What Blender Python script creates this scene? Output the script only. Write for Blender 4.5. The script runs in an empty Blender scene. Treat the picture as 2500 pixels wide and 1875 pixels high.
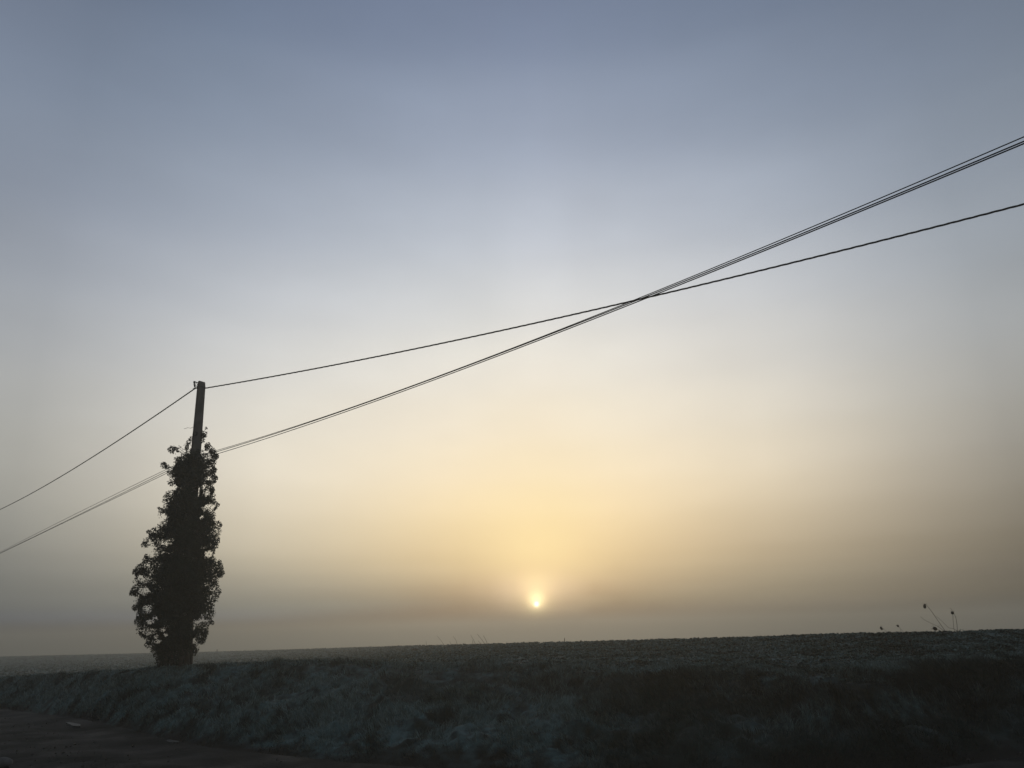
import bpy, math, random
import numpy as np
from mathutils import Vector, Matrix, Euler

random.seed(7)
rng = np.random.default_rng(7)
scene = bpy.context.scene
COL = scene.collection
R = math.radians

# ------------------------------------------------------------------ camera
FPX = 1900.0                     # focal length in pixels of a 2500 px wide frame
PITCH, ROLL = R(18.2), R(1.4)
CAM = np.array([0.0, 0.0, 1.5])
F = np.array([0, math.cos(PITCH), math.sin(PITCH)])
R0 = np.array([1.0, 0, 0])
U0 = np.array([0, -math.sin(PITCH), math.cos(PITCH)])
UP = U0 * math.cos(ROLL) + R0 * math.sin(ROLL)
RT = R0 * math.cos(ROLL) - U0 * math.sin(ROLL)
cam_data = bpy.data.cameras.new("camera")
cam = bpy.data.objects.new("camera", cam_data)
COL.objects.link(cam)
cam_data.sensor_width = 36.0
cam_data.lens = 36.0 * FPX / 2500.0
cam_data.clip_start = 0.05
cam_data.clip_end = 3000
m = Matrix.Identity(4)
for i in range(3):
    m[i][0], m[i][1], m[i][2], m[i][3] = RT[i], UP[i], -F[i], CAM[i]
cam.matrix_world = m
scene.camera = cam


def ray(px, py):
    d = F * FPX + RT * (px - 1250.0) + UP * (937.5 - py)
    return d / np.linalg.norm(d)


def azel(px, py):
    d = ray(px, py)
    return math.degrees(math.atan2(d[0], d[1])), math.degrees(math.asin(d[2]))


def at(px, py, dist):
    """point seen at a picture position, at a horizontal distance from the viewer"""
    d = ray(px, py)
    return CAM + d * dist / math.hypot(d[0], d[1])


SUN_AZ, SUN_EL = azel(1310, 1475)

# ------------------------------------------------------------------ world: dawn sky over ground fog
world = bpy.data.worlds.new("World")
scene.world = world
world.use_nodes = True
nt = world.node_tree
nt.nodes.clear()
L = nt.links


def N(kind, **kw):
    n = nt.nodes.new(kind)
    for k, v in kw.items():
        setattr(n, k, v)
    return n


def M(op, a, b=None, c=None, clamp=False):
    n = N('ShaderNodeMath', operation=op, use_clamp=clamp)
    for i, v in enumerate((a, b, c)):
        if v is None:
            continue
        if hasattr(v, 'default_value'):
            L.new(v, n.inputs[i])
        else:
            n.inputs[i].default_value = v
    return n.outputs[0]


#SKYTABLE_BEGIN
SKY_AZ = [-180, -110, -60, -40, -33, -28, -23, -18, -13, -9, -6, -3.8, -2.1, -0.7, 0.5, 1.7, 2.9, 4.1, 5.5, 7.2, 9.5, 13, 18, 23, 28, 33, 40, 60, 110, 180]
SKY_EL = [0.5, 1.3, 1.9, 2.5, 3.1, 3.8, 4.7, 6, 8.5, 11, 14, 17.5, 22, 27, 33, 40, 46, 60, 90]
SKY = {
    0: [(0.005, 0.005, 0.006), (0.008, 0.009, 0.013), (0.028, 0.032, 0.038), (0.041, 0.045, 0.048), (0.048, 0.052, 0.055), (0.056, 0.059, 0.062), (0.057, 0.059, 0.061), (0.074, 0.076, 0.077), (0.107, 0.110, 0.112), (0.136, 0.140, 0.143), (0.155, 0.162, 0.167), (0.167, 0.177, 0.188), (0.151, 0.164, 0.181), (0.131, 0.145, 0.167), (0.105, 0.119, 0.142), (0.076, 0.087, 0.107), (0.040, 0.046, 0.058), (0.036, 0.041, 0.052), (0.032, 0.037, 0.046)],
    1: [(0.006, 0.006, 0.007), (0.010, 0.012, 0.016), (0.035, 0.040, 0.048), (0.050, 0.055, 0.059), (0.059, 0.065, 0.068), (0.069, 0.074, 0.077), (0.070, 0.074, 0.075), (0.091, 0.095, 0.096), (0.133, 0.137, 0.138), (0.168, 0.174, 0.177), (0.192, 0.201, 0.207), (0.207, 0.219, 0.233), (0.187, 0.203, 0.225), (0.162, 0.180, 0.207), (0.130, 0.147, 0.176), (0.094, 0.107, 0.133), (0.050, 0.057, 0.073), (0.044, 0.051, 0.065), (0.039, 0.045, 0.058)],
    2: [(0.008, 0.009, 0.011), (0.015, 0.022, 0.044), (0.059, 0.083, 0.128), (0.087, 0.109, 0.128), (0.116, 0.136, 0.146), (0.123, 0.140, 0.147), (0.110, 0.122, 0.126), (0.143, 0.152, 0.151), (0.235, 0.241, 0.230), (0.312, 0.317, 0.300), (0.326, 0.333, 0.323), (0.316, 0.329, 0.339), (0.291, 0.316, 0.355), (0.225, 0.255, 0.312), (0.183, 0.219, 0.286), (0.122, 0.149, 0.207), (0.015, 0.017, 0.024), (0.012, 0.013, 0.019), (0.011, 0.012, 0.017)],
    3: [(0.009, 0.010, 0.012), (0.017, 0.024, 0.049), (0.065, 0.092, 0.142), (0.097, 0.121, 0.142), (0.129, 0.151, 0.162), (0.137, 0.155, 0.164), (0.123, 0.135, 0.140), (0.159, 0.169, 0.168), (0.261, 0.267, 0.255), (0.347, 0.352, 0.333), (0.362, 0.370, 0.359), (0.351, 0.365, 0.376), (0.324, 0.351, 0.395), (0.250, 0.284, 0.347), (0.203, 0.243, 0.318), (0.136, 0.166, 0.230), (0.017, 0.019, 0.027), (0.014, 0.015, 0.021), (0.012, 0.013, 0.019)],
    4: [(0.009, 0.010, 0.012), (0.017, 0.025, 0.049), (0.072, 0.102, 0.151), (0.111, 0.137, 0.156), (0.145, 0.168, 0.176), (0.160, 0.180, 0.183), (0.192, 0.208, 0.206), (0.237, 0.246, 0.235), (0.325, 0.327, 0.303), (0.397, 0.396, 0.368), (0.408, 0.411, 0.394), (0.398, 0.410, 0.417), (0.363, 0.391, 0.433), (0.283, 0.319, 0.386), (0.210, 0.252, 0.327), (0.142, 0.178, 0.248), (0.081, 0.099, 0.145), (0.073, 0.087, 0.129), (0.065, 0.078, 0.115)],
    5: [(0.009, 0.010, 0.012), (0.020, 0.029, 0.054), (0.089, 0.123, 0.174), (0.139, 0.170, 0.186), (0.175, 0.201, 0.203), (0.202, 0.222, 0.216), (0.265, 0.278, 0.260), (0.327, 0.329, 0.298), (0.450, 0.441, 0.393), (0.541, 0.527, 0.477), (0.537, 0.531, 0.497), (0.514, 0.523, 0.520), (0.452, 0.480, 0.520), (0.328, 0.367, 0.435), (0.246, 0.292, 0.374), (0.159, 0.201, 0.280), (0.119, 0.154, 0.227), (0.106, 0.137, 0.205), (0.095, 0.122, 0.183)],
    6: [(0.009, 0.010, 0.012), (0.017, 0.022, 0.039), (0.101, 0.135, 0.181), (0.146, 0.179, 0.187), (0.209, 0.238, 0.231), (0.248, 0.268, 0.248), (0.325, 0.334, 0.294), (0.440, 0.430, 0.366), (0.591, 0.564, 0.480), (0.685, 0.655, 0.571), (0.689, 0.671, 0.608), (0.619, 0.621, 0.600), (0.548, 0.575, 0.607), (0.379, 0.419, 0.485), (0.282, 0.331, 0.417), (0.179, 0.225, 0.311), (0.133, 0.172, 0.254), (0.117, 0.154, 0.230), (0.105, 0.137, 0.205)],
    7: [(0.009, 0.010, 0.011), (0.013, 0.015, 0.023), (0.107, 0.149, 0.184), (0.163, 0.210, 0.211), (0.213, 0.247, 0.230), (0.287, 0.309, 0.272), (0.382, 0.384, 0.320), (0.540, 0.515, 0.412), (0.711, 0.663, 0.534), (0.810, 0.761, 0.637), (0.794, 0.763, 0.670), (0.694, 0.688, 0.647), (0.608, 0.631, 0.650), (0.430, 0.470, 0.534), (0.322, 0.373, 0.464), (0.196, 0.241, 0.331), (0.143, 0.183, 0.271), (0.126, 0.163, 0.246), (0.112, 0.145, 0.219)],
    8: [(0.010, 0.010, 0.010), (0.010, 0.011, 0.014), (0.058, 0.090, 0.104), (0.141, 0.199, 0.196), (0.199, 0.239, 0.214), (0.300, 0.323, 0.270), (0.423, 0.420, 0.328), (0.588, 0.550, 0.412), (0.756, 0.693, 0.524), (0.826, 0.767, 0.614), (0.793, 0.754, 0.643), (0.735, 0.722, 0.663), (0.638, 0.656, 0.662), (0.494, 0.537, 0.598), (0.356, 0.408, 0.501), (0.215, 0.262, 0.358), (0.145, 0.184, 0.273), (0.128, 0.164, 0.249), (0.114, 0.146, 0.222)],
    9: [(0.010, 0.010, 0.010), (0.010, 0.011, 0.011), (0.033, 0.055, 0.061), (0.110, 0.167, 0.161), (0.198, 0.244, 0.208), (0.310, 0.335, 0.264), (0.470, 0.464, 0.342), (0.621, 0.577, 0.406), (0.760, 0.690, 0.494), (0.816, 0.752, 0.579), (0.790, 0.747, 0.622), (0.749, 0.731, 0.660), (0.652, 0.667, 0.662), (0.536, 0.579, 0.637), (0.385, 0.439, 0.535), (0.232, 0.281, 0.381), (0.149, 0.188, 0.279), (0.131, 0.167, 0.254), (0.116, 0.149, 0.226)],
    10: [(0.011, 0.010, 0.009), (0.010, 0.011, 0.010), (0.021, 0.031, 0.032), (0.097, 0.140, 0.127), (0.185, 0.220, 0.178), (0.315, 0.333, 0.250), (0.495, 0.486, 0.341), (0.614, 0.572, 0.384), (0.760, 0.690, 0.474), (0.810, 0.745, 0.558), (0.807, 0.761, 0.622), (0.774, 0.754, 0.673), (0.669, 0.683, 0.671), (0.555, 0.598, 0.653), (0.399, 0.453, 0.550), (0.239, 0.288, 0.389), (0.154, 0.195, 0.287), (0.135, 0.173, 0.261), (0.120, 0.154, 0.232)],
    11: [(0.011, 0.010, 0.009), (0.011, 0.011, 0.010), (0.035, 0.044, 0.038), (0.118, 0.145, 0.117), (0.236, 0.254, 0.192), (0.376, 0.376, 0.268), (0.517, 0.500, 0.335), (0.634, 0.591, 0.381), (0.741, 0.675, 0.449), (0.792, 0.729, 0.534), (0.808, 0.760, 0.613), (0.799, 0.777, 0.687), (0.687, 0.700, 0.683), (0.564, 0.605, 0.658), (0.398, 0.450, 0.545), (0.242, 0.291, 0.392), (0.156, 0.196, 0.288), (0.137, 0.174, 0.261), (0.122, 0.155, 0.233)],
    12: [(0.011, 0.010, 0.008), (0.013, 0.012, 0.010), (0.105, 0.109, 0.082), (0.231, 0.237, 0.173), (0.389, 0.373, 0.266), (0.503, 0.471, 0.322), (0.596, 0.561, 0.361), (0.691, 0.643, 0.400), (0.744, 0.680, 0.442), (0.775, 0.713, 0.514), (0.806, 0.756, 0.602), (0.807, 0.782, 0.685), (0.704, 0.715, 0.694), (0.564, 0.604, 0.654), (0.395, 0.447, 0.540), (0.242, 0.289, 0.391), (0.157, 0.195, 0.287), (0.137, 0.174, 0.261), (0.122, 0.155, 0.233)],
    13: [(0.012, 0.010, 0.008), (0.016, 0.014, 0.011), (0.219, 0.202, 0.142), (0.429, 0.387, 0.272), (0.608, 0.537, 0.375), (0.683, 0.608, 0.408), (0.710, 0.652, 0.405), (0.752, 0.695, 0.419), (0.757, 0.693, 0.442), (0.768, 0.707, 0.504), (0.808, 0.757, 0.596), (0.820, 0.792, 0.688), (0.730, 0.739, 0.714), (0.576, 0.615, 0.665), (0.400, 0.451, 0.545), (0.243, 0.291, 0.392), (0.157, 0.196, 0.288), (0.138, 0.174, 0.262), (0.123, 0.155, 0.234)],
    14: [(0.012, 0.011, 0.008), (0.025, 0.023, 0.016), (0.271, 0.240, 0.166), (0.471, 0.407, 0.283), (0.658, 0.564, 0.391), (0.746, 0.650, 0.432), (0.754, 0.682, 0.414), (0.805, 0.738, 0.434), (0.762, 0.697, 0.440), (0.766, 0.705, 0.498), (0.813, 0.761, 0.595), (0.824, 0.793, 0.686), (0.746, 0.751, 0.724), (0.590, 0.627, 0.677), (0.405, 0.456, 0.550), (0.244, 0.292, 0.395), (0.157, 0.198, 0.290), (0.138, 0.176, 0.264), (0.123, 0.156, 0.235)],
    15: [(0.012, 0.010, 0.008), (0.017, 0.015, 0.011), (0.276, 0.241, 0.167), (0.474, 0.408, 0.282), (0.662, 0.566, 0.390), (0.752, 0.654, 0.432), (0.765, 0.688, 0.414), (0.816, 0.744, 0.433), (0.766, 0.701, 0.439), (0.764, 0.704, 0.494), (0.810, 0.756, 0.590), (0.836, 0.803, 0.693), (0.763, 0.767, 0.738), (0.590, 0.625, 0.674), (0.408, 0.459, 0.553), (0.245, 0.293, 0.396), (0.156, 0.195, 0.287), (0.137, 0.174, 0.261), (0.122, 0.155, 0.233)],
    16: [(0.012, 0.010, 0.008), (0.016, 0.014, 0.011), (0.273, 0.242, 0.168), (0.466, 0.407, 0.279), (0.653, 0.564, 0.385), (0.744, 0.651, 0.427), (0.761, 0.685, 0.413), (0.803, 0.729, 0.426), (0.755, 0.690, 0.432), (0.770, 0.709, 0.498), (0.816, 0.761, 0.595), (0.846, 0.812, 0.701), (0.766, 0.769, 0.740), (0.587, 0.622, 0.671), (0.409, 0.459, 0.553), (0.247, 0.295, 0.398), (0.156, 0.194, 0.285), (0.137, 0.172, 0.259), (0.122, 0.153, 0.231)],
    17: [(0.012, 0.010, 0.008), (0.015, 0.014, 0.011), (0.243, 0.232, 0.157), (0.389, 0.358, 0.241), (0.549, 0.488, 0.331), (0.651, 0.580, 0.379), (0.696, 0.631, 0.385), (0.758, 0.686, 0.409), (0.756, 0.686, 0.435), (0.785, 0.720, 0.510), (0.822, 0.768, 0.602), (0.852, 0.820, 0.710), (0.758, 0.762, 0.735), (0.579, 0.614, 0.662), (0.404, 0.453, 0.546), (0.244, 0.291, 0.393), (0.157, 0.196, 0.289), (0.138, 0.174, 0.262), (0.123, 0.155, 0.234)],
    18: [(0.011, 0.010, 0.009), (0.012, 0.012, 0.009), (0.076, 0.081, 0.055), (0.269, 0.270, 0.182), (0.350, 0.329, 0.224), (0.505, 0.464, 0.307), (0.617, 0.565, 0.354), (0.691, 0.623, 0.383), (0.761, 0.684, 0.443), (0.806, 0.736, 0.527), (0.833, 0.779, 0.616), (0.852, 0.823, 0.716), (0.746, 0.751, 0.725), (0.558, 0.592, 0.639), (0.393, 0.442, 0.532), (0.242, 0.291, 0.392), (0.153, 0.192, 0.282), (0.134, 0.170, 0.256), (0.119, 0.152, 0.228)],
    19: [(0.011, 0.010, 0.009), (0.012, 0.012, 0.010), (0.067, 0.077, 0.054), (0.167, 0.181, 0.126), (0.295, 0.293, 0.205), (0.431, 0.409, 0.278), (0.526, 0.487, 0.316), (0.642, 0.576, 0.366), (0.759, 0.676, 0.448), (0.835, 0.759, 0.551), (0.843, 0.788, 0.629), (0.853, 0.825, 0.722), (0.736, 0.743, 0.719), (0.552, 0.587, 0.634), (0.383, 0.431, 0.519), (0.239, 0.288, 0.388), (0.153, 0.193, 0.282), (0.134, 0.171, 0.256), (0.119, 0.152, 0.228)],
    20: [(0.011, 0.010, 0.009), (0.011, 0.011, 0.010), (0.067, 0.076, 0.056), (0.184, 0.203, 0.145), (0.284, 0.290, 0.208), (0.378, 0.367, 0.257), (0.492, 0.457, 0.308), (0.590, 0.527, 0.348), (0.753, 0.667, 0.455), (0.842, 0.762, 0.563), (0.842, 0.786, 0.635), (0.832, 0.804, 0.711), (0.718, 0.725, 0.707), (0.550, 0.586, 0.636), (0.375, 0.424, 0.513), (0.239, 0.288, 0.389), (0.151, 0.190, 0.278), (0.133, 0.169, 0.252), (0.118, 0.151, 0.225)],
    21: [(0.010, 0.010, 0.010), (0.012, 0.012, 0.011), (0.109, 0.115, 0.088), (0.194, 0.205, 0.151), (0.276, 0.279, 0.206), (0.337, 0.326, 0.236), (0.443, 0.410, 0.287), (0.556, 0.494, 0.341), (0.729, 0.643, 0.456), (0.826, 0.745, 0.565), (0.821, 0.766, 0.630), (0.786, 0.761, 0.681), (0.679, 0.687, 0.678), (0.521, 0.557, 0.610), (0.357, 0.405, 0.494), (0.235, 0.285, 0.386), (0.151, 0.191, 0.278), (0.133, 0.170, 0.252), (0.118, 0.151, 0.225)],
    22: [(0.010, 0.010, 0.010), (0.012, 0.012, 0.011), (0.124, 0.122, 0.094), (0.201, 0.200, 0.149), (0.239, 0.235, 0.176), (0.307, 0.294, 0.219), (0.372, 0.341, 0.249), (0.462, 0.410, 0.297), (0.666, 0.589, 0.437), (0.775, 0.701, 0.550), (0.760, 0.712, 0.599), (0.716, 0.698, 0.638), (0.603, 0.615, 0.618), (0.473, 0.511, 0.569), (0.324, 0.372, 0.458), (0.215, 0.263, 0.357), (0.149, 0.190, 0.275), (0.131, 0.169, 0.250), (0.117, 0.151, 0.222)],
    23: [(0.010, 0.010, 0.010), (0.012, 0.012, 0.011), (0.121, 0.112, 0.085), (0.169, 0.159, 0.119), (0.197, 0.188, 0.144), (0.247, 0.233, 0.179), (0.295, 0.269, 0.204), (0.378, 0.338, 0.256), (0.534, 0.478, 0.372), (0.635, 0.581, 0.474), (0.632, 0.599, 0.520), (0.612, 0.604, 0.569), (0.516, 0.535, 0.551), (0.410, 0.449, 0.509), (0.294, 0.342, 0.427), (0.193, 0.238, 0.326), (0.141, 0.181, 0.263), (0.125, 0.162, 0.239), (0.111, 0.144, 0.213)],
    24: [(0.010, 0.010, 0.010), (0.012, 0.011, 0.010), (0.084, 0.075, 0.054), (0.125, 0.115, 0.086), (0.150, 0.141, 0.112), (0.183, 0.171, 0.137), (0.217, 0.199, 0.157), (0.283, 0.257, 0.204), (0.389, 0.355, 0.291), (0.451, 0.422, 0.361), (0.485, 0.470, 0.424), (0.490, 0.494, 0.481), (0.408, 0.431, 0.457), (0.347, 0.387, 0.447), (0.250, 0.294, 0.372), (0.176, 0.218, 0.300), (0.132, 0.170, 0.247), (0.117, 0.152, 0.224), (0.104, 0.136, 0.200)],
    25: [(0.010, 0.010, 0.010), (0.011, 0.011, 0.010), (0.046, 0.041, 0.027), (0.082, 0.075, 0.056), (0.092, 0.087, 0.072), (0.120, 0.113, 0.094), (0.145, 0.135, 0.111), (0.193, 0.178, 0.148), (0.264, 0.247, 0.211), (0.304, 0.291, 0.260), (0.353, 0.349, 0.327), (0.375, 0.387, 0.389), (0.328, 0.355, 0.385), (0.282, 0.320, 0.375), (0.210, 0.250, 0.318), (0.158, 0.196, 0.270), (0.131, 0.167, 0.242), (0.116, 0.150, 0.219), (0.103, 0.134, 0.195)],
    26: [(0.010, 0.010, 0.010), (0.011, 0.011, 0.009), (0.038, 0.034, 0.022), (0.064, 0.059, 0.044), (0.063, 0.060, 0.052), (0.090, 0.085, 0.073), (0.112, 0.105, 0.088), (0.149, 0.140, 0.119), (0.189, 0.179, 0.157), (0.222, 0.216, 0.197), (0.281, 0.283, 0.271), (0.329, 0.344, 0.353), (0.273, 0.300, 0.331), (0.252, 0.288, 0.341), (0.185, 0.222, 0.282), (0.137, 0.170, 0.234), (0.125, 0.159, 0.229), (0.112, 0.143, 0.208), (0.100, 0.127, 0.186)],
    27: [(0.009, 0.009, 0.009), (0.010, 0.010, 0.008), (0.034, 0.031, 0.020), (0.057, 0.053, 0.040), (0.057, 0.054, 0.046), (0.081, 0.076, 0.065), (0.101, 0.094, 0.080), (0.134, 0.126, 0.107), (0.170, 0.161, 0.142), (0.200, 0.194, 0.177), (0.253, 0.255, 0.244), (0.296, 0.310, 0.318), (0.246, 0.270, 0.298), (0.227, 0.259, 0.307), (0.167, 0.199, 0.254), (0.123, 0.153, 0.210), (0.113, 0.143, 0.206), (0.101, 0.129, 0.187), (0.090, 0.115, 0.167)],
    28: [(0.006, 0.006, 0.007), (0.010, 0.012, 0.016), (0.035, 0.040, 0.048), (0.050, 0.055, 0.059), (0.059, 0.065, 0.068), (0.069, 0.074, 0.077), (0.070, 0.074, 0.075), (0.091, 0.095, 0.096), (0.133, 0.137, 0.138), (0.168, 0.174, 0.177), (0.192, 0.201, 0.207), (0.207, 0.219, 0.233), (0.187, 0.203, 0.225), (0.162, 0.180, 0.207), (0.130, 0.147, 0.176), (0.094, 0.107, 0.133), (0.050, 0.057, 0.073), (0.044, 0.051, 0.065), (0.039, 0.045, 0.058)],
    29: [(0.005, 0.005, 0.006), (0.008, 0.009, 0.013), (0.028, 0.032, 0.038), (0.041, 0.045, 0.048), (0.048, 0.052, 0.055), (0.056, 0.059, 0.062), (0.057, 0.059, 0.061), (0.074, 0.076, 0.077), (0.107, 0.110, 0.112), (0.136, 0.140, 0.143), (0.155, 0.162, 0.167), (0.167, 0.177, 0.188), (0.151, 0.164, 0.181), (0.131, 0.145, 0.167), (0.105, 0.119, 0.142), (0.076, 0.087, 0.107), (0.040, 0.046, 0.058), (0.036, 0.041, 0.052), (0.032, 0.037, 0.046)],
}
#SKYTABLE_END
SKY_SCALE = 8.0
coord = N('ShaderNodeTexCoord')
sep = N('ShaderNodeSeparateXYZ')
L.new(coord.outputs['Generated'], sep.inputs[0])
X, Y, Z = sep.outputs
el = M('MULTIPLY', M('ARCSINE', M('MINIMUM', M('MAXIMUM', Z, -1.0), 1.0)), 57.29578)
az = M('MULTIPLY', M('ARCTAN2', X, Y), 57.29578)
pos = M('POWER', M('DIVIDE', M('MAXIMUM', el, 0.0), 90.0, clamp=True), 0.5)


def ramp(colors):
    r = N('ShaderNodeValToRGB')
    cr = r.color_ramp
    cr.interpolation = 'CARDINAL'
    while len(cr.elements) < len(SKY_EL):
        cr.elements.new(0.5)
    for e, p, c in zip(cr.elements, SKY_EL, colors):
        e.position = (p / 90.0) ** 0.5
    for e, c in zip(cr.elements, colors):
        e.color = (c[0] / SKY_SCALE, c[1] / SKY_SCALE, c[2] / SKY_SCALE, 1)
    L.new(pos, r.inputs[0])
    return r.outputs[0]


cur = None
for k, a in enumerate(SKY_AZ):
    rr = ramp(SKY[k])
    if cur is None:
        cur = rr
    else:
        mr = N('ShaderNodeMapRange', interpolation_type='SMOOTHSTEP' if abs(a) > 100 else 'LINEAR')
        L.new(az, mr.inputs['Value'])
        mr.inputs['From Min'].default_value = SKY_AZ[k - 1]
        mr.inputs['From Max'].default_value = a
        mx = N('ShaderNodeMixRGB')
        L.new(mr.outputs[0], mx.inputs[0])
        L.new(cur, mx.inputs[1])
        L.new(rr, mx.inputs[2])
        cur = mx.outputs[0]
sun_dir = np.array([math.sin(R(SUN_AZ)) * math.cos(R(SUN_EL)), math.cos(R(SUN_AZ)) * math.cos(R(SUN_EL)), math.sin(R(SUN_EL))])
# faint cloud mottling of the high fog
nz = N('ShaderNodeTexNoise')
nz.inputs['Scale'].default_value = 3.2
nz.inputs['Detail'].default_value = 4
nz.inputs['Roughness'].default_value = 0.45
mp = N('ShaderNodeMapping')
mp.inputs['Scale'].default_value = (1, 1, 2.6)
L.new(coord.outputs['Generated'], mp.inputs[0])
L.new(mp.outputs[0], nz.inputs['Vector'])
mott = M('ADD', M('MULTIPLY', M('SUBTRACT', nz.outputs[0], 0.5), 0.34), 1.0)
vm = N('ShaderNodeVectorMath', operation='SCALE')
L.new(cur, vm.inputs[0])
L.new(M('MULTIPLY', mott, SKY_SCALE), vm.inputs['Scale'])
# the sun's disc and its aureole
def lobe(sig, amp, colr, up):
    e_ = R(SUN_EL + up)
    dt = N('ShaderNodeVectorMath', operation='DOT_PRODUCT')
    L.new(coord.outputs['Generated'], dt.inputs[0])
    dt.inputs[1].default_value = (math.sin(R(SUN_AZ)) * math.cos(e_), math.cos(R(SUN_AZ)) * math.cos(e_), math.sin(e_))
    ang = M('MULTIPLY', M('ARCCOSINE', M('MINIMUM', dt.outputs['Value'], 1.0)), 57.29578)
    g = M('MULTIPLY', M('EXPONENT', M('MULTIPLY', M('POWER', M('DIVIDE', ang, sig), 2.0), -1.0)), amp)
    s = N('ShaderNodeVectorMath', operation='SCALE')
    s.inputs[0].default_value = colr
    L.new(g, s.inputs['Scale'])
    return s.outputs[0]


total = vm.outputs[0]
SUN_LOBES = [(0.16, 2.6, (1, .95, .80), 0), (0.55, 1.35, (1, .88, .44), .18), (1.3, .66, (1, .78, .34), .55)]
for sig, amp, colr, up in SUN_LOBES:
    ad = N('ShaderNodeVectorMath', operation='ADD')
    L.new(total, ad.inputs[0])
    L.new(lobe(sig, amp, colr, up), ad.inputs[1])
    total = ad.outputs[0]
bg_fog = N('ShaderNodeBackground')
L.new(total, bg_fog.inputs[0])
bg_fog.inputs[1].default_value = 1.0
sky = N('ShaderNodeTexSky', sky_type='NISHITA')
sky.sun_disc = False
sky.sun_elevation = R(SUN_EL)
sky.sun_rotation = R(SUN_AZ)
sky.dust_density = 4.0
bg_sky = N('ShaderNodeBackground')
veil = N('ShaderNodeVectorMath', operation='SCALE')      # the clear sky is veiled by the high fog
L.new(sky.outputs[0], veil.inputs[0])
veil.inputs['Scale'].default_value = 0.35
L.new(veil.outputs[0], bg_sky.inputs[0])
bg_sky.inputs[1].default_value = 0.05
addsh = N('ShaderNodeAddShader')
L.new(bg_fog.outputs[0], addsh.inputs[0])
L.new(bg_sky.outputs[0], addsh.inputs[1])
out = N('ShaderNodeOutputWorld')
L.new(addsh.outputs[0], out.inputs['Surface'])

# ------------------------------------------------------------------ sun lamp (weak: it stands low behind the fog)
sl = bpy.data.lights.new("sun", 'SUN')
sl.energy = 0.8
sl.angle = R(0.6)
sl.color = (1.0, 0.80, 0.55)
so = bpy.data.objects.new("sun", sl)
COL.objects.link(so)
so.rotation_euler = Vector(sun_dir).to_track_quat('Z', 'Y').to_euler()

vs = scene.view_settings
vs.view_transform = 'Standard'
vs.look = 'None'
vs.exposure = 0.0
vs.gamma = 1.0
vs.use_curve_mapping = False
scene.render.engine = 'CYCLES'
cy = scene.cycles
cy.volume_bounces = 2
cy.max_bounces = 6
cy.diffuse_bounces = 3
cy.use_denoising = True
cy.volume_step_rate = 4
cy.sample_clamp_indirect = 4

# ------------------------------------------------------------------ helpers


def obj(name, data, parent=None, mat=None):
    o = bpy.data.objects.new(name, data)
    COL.objects.link(o)
    if parent:
        o.parent = parent
    if mat is not None and data is not None:
        data.materials.append(mat)
    return o


def tag(o, label=None, cat=None, group=None, kind=None):
    for k, v in (('label', label), ('category', cat), ('group', group), ('kind', kind)):
        if v:
            o[k] = v
    return o


def np_mesh(name, verts, faces, smooth=False, attrs=None):
    """faces: (n,k) int array, all the same size"""
    me = bpy.data.meshes.new(name)
    verts = np.asarray(verts, dtype=np.float32)
    faces = np.asarray(faces, dtype=np.int32)
    n, k = faces.shape
    me.vertices.add(len(verts))
    me.vertices.foreach_set('co', verts.ravel())
    me.loops.add(n * k)
    me.loops.foreach_set('vertex_index', faces.ravel())
    me.polygons.add(n)
    me.polygons.foreach_set('loop_start', np.arange(0, n * k, k, dtype=np.int32))
    me.polygons.foreach_set('loop_total', np.full(n, k, dtype=np.int32))
    me.polygons.foreach_set('use_smooth', np.full(n, smooth, dtype=bool))
    if attrs:
        for an, av in attrs.items():
            at_ = me.attributes.new(an, 'FLOAT', 'POINT')
            at_.data.foreach_set('value', np.asarray(av, dtype=np.float32))
    me.update()
    me.validate()
    return me


def tube_np(points, radii, sides=8, cap=True):
    P = np.asarray(points, float)
    n = len(P)
    rad = np.broadcast_to(np.asarray(radii, float), (n,))
    T = np.gradient(P, axis=0)
    T /= np.linalg.norm(T, axis=1)[:, None]
    ref = np.array([0, 0, 1.0])
    if abs(T[0] @ ref) > .9:
        ref = np.array([1.0, 0, 0])
    V = []
    for i in range(n):
        a = np.cross(T[i], ref)
        a /= np.linalg.norm(a)
        b = np.cross(T[i], a)
        for s in range(sides):
            t = 2 * math.pi * s / sides
            V.append(P[i] + rad[i] * (a * math.cos(t) + b * math.sin(t)))
        ref = ref  # constant reference keeps the tube from twisting
    Fc = []
    for i in range(n - 1):
        for s in range(sides):
            a0, a1 = i * sides + s, i * sides + (s + 1) % sides
            Fc.append((a0, a1, a1 + sides, a0 + sides))
    if cap:
        for e in (0, n - 1):
            V.append(P[e])
            c = len(V) - 1
            for s in range(sides):
                a0, a1 = e * sides + s, e * sides + (s + 1) % sides
                Fc.append((c, a1, a0, c) if e == 0 else (c, a0, a1, c))
    return V, Fc


class MB:
    def __init__(self):
        self.v, self.f = [], []

    def add(self, V, Fc):
        o = len(self.v)
        self.v += [tuple(map(float, p)) for p in V]
        for f in Fc:
            g = []
            for i in f:
                if i + o not in g:
                    g.append(i + o)
            self.f.append(g)

    def tube(self, pts, rad, sides=8):
        self.add(*tube_np(pts, rad, sides))

    def build(self, name, mat, parent=None, smooth=True):
        me = bpy.data.meshes.new(name)
        me.from_pydata(self.v, [], self.f)
        for p in me.polygons:
            p.use_smooth = smooth
        return obj(name, me, parent, mat)


def _hash(ix, iy, seed):
    h = (ix.astype(np.int64) * 374761393 + iy.astype(np.int64) * 668265263 + seed * 974634777) & 0x7fffffff
    h = ((h ^ (h >> 13)) * 1274126177) & 0x7fffffff
    return ((h ^ (h >> 16)) & 0xffff) / 65535.0


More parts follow.
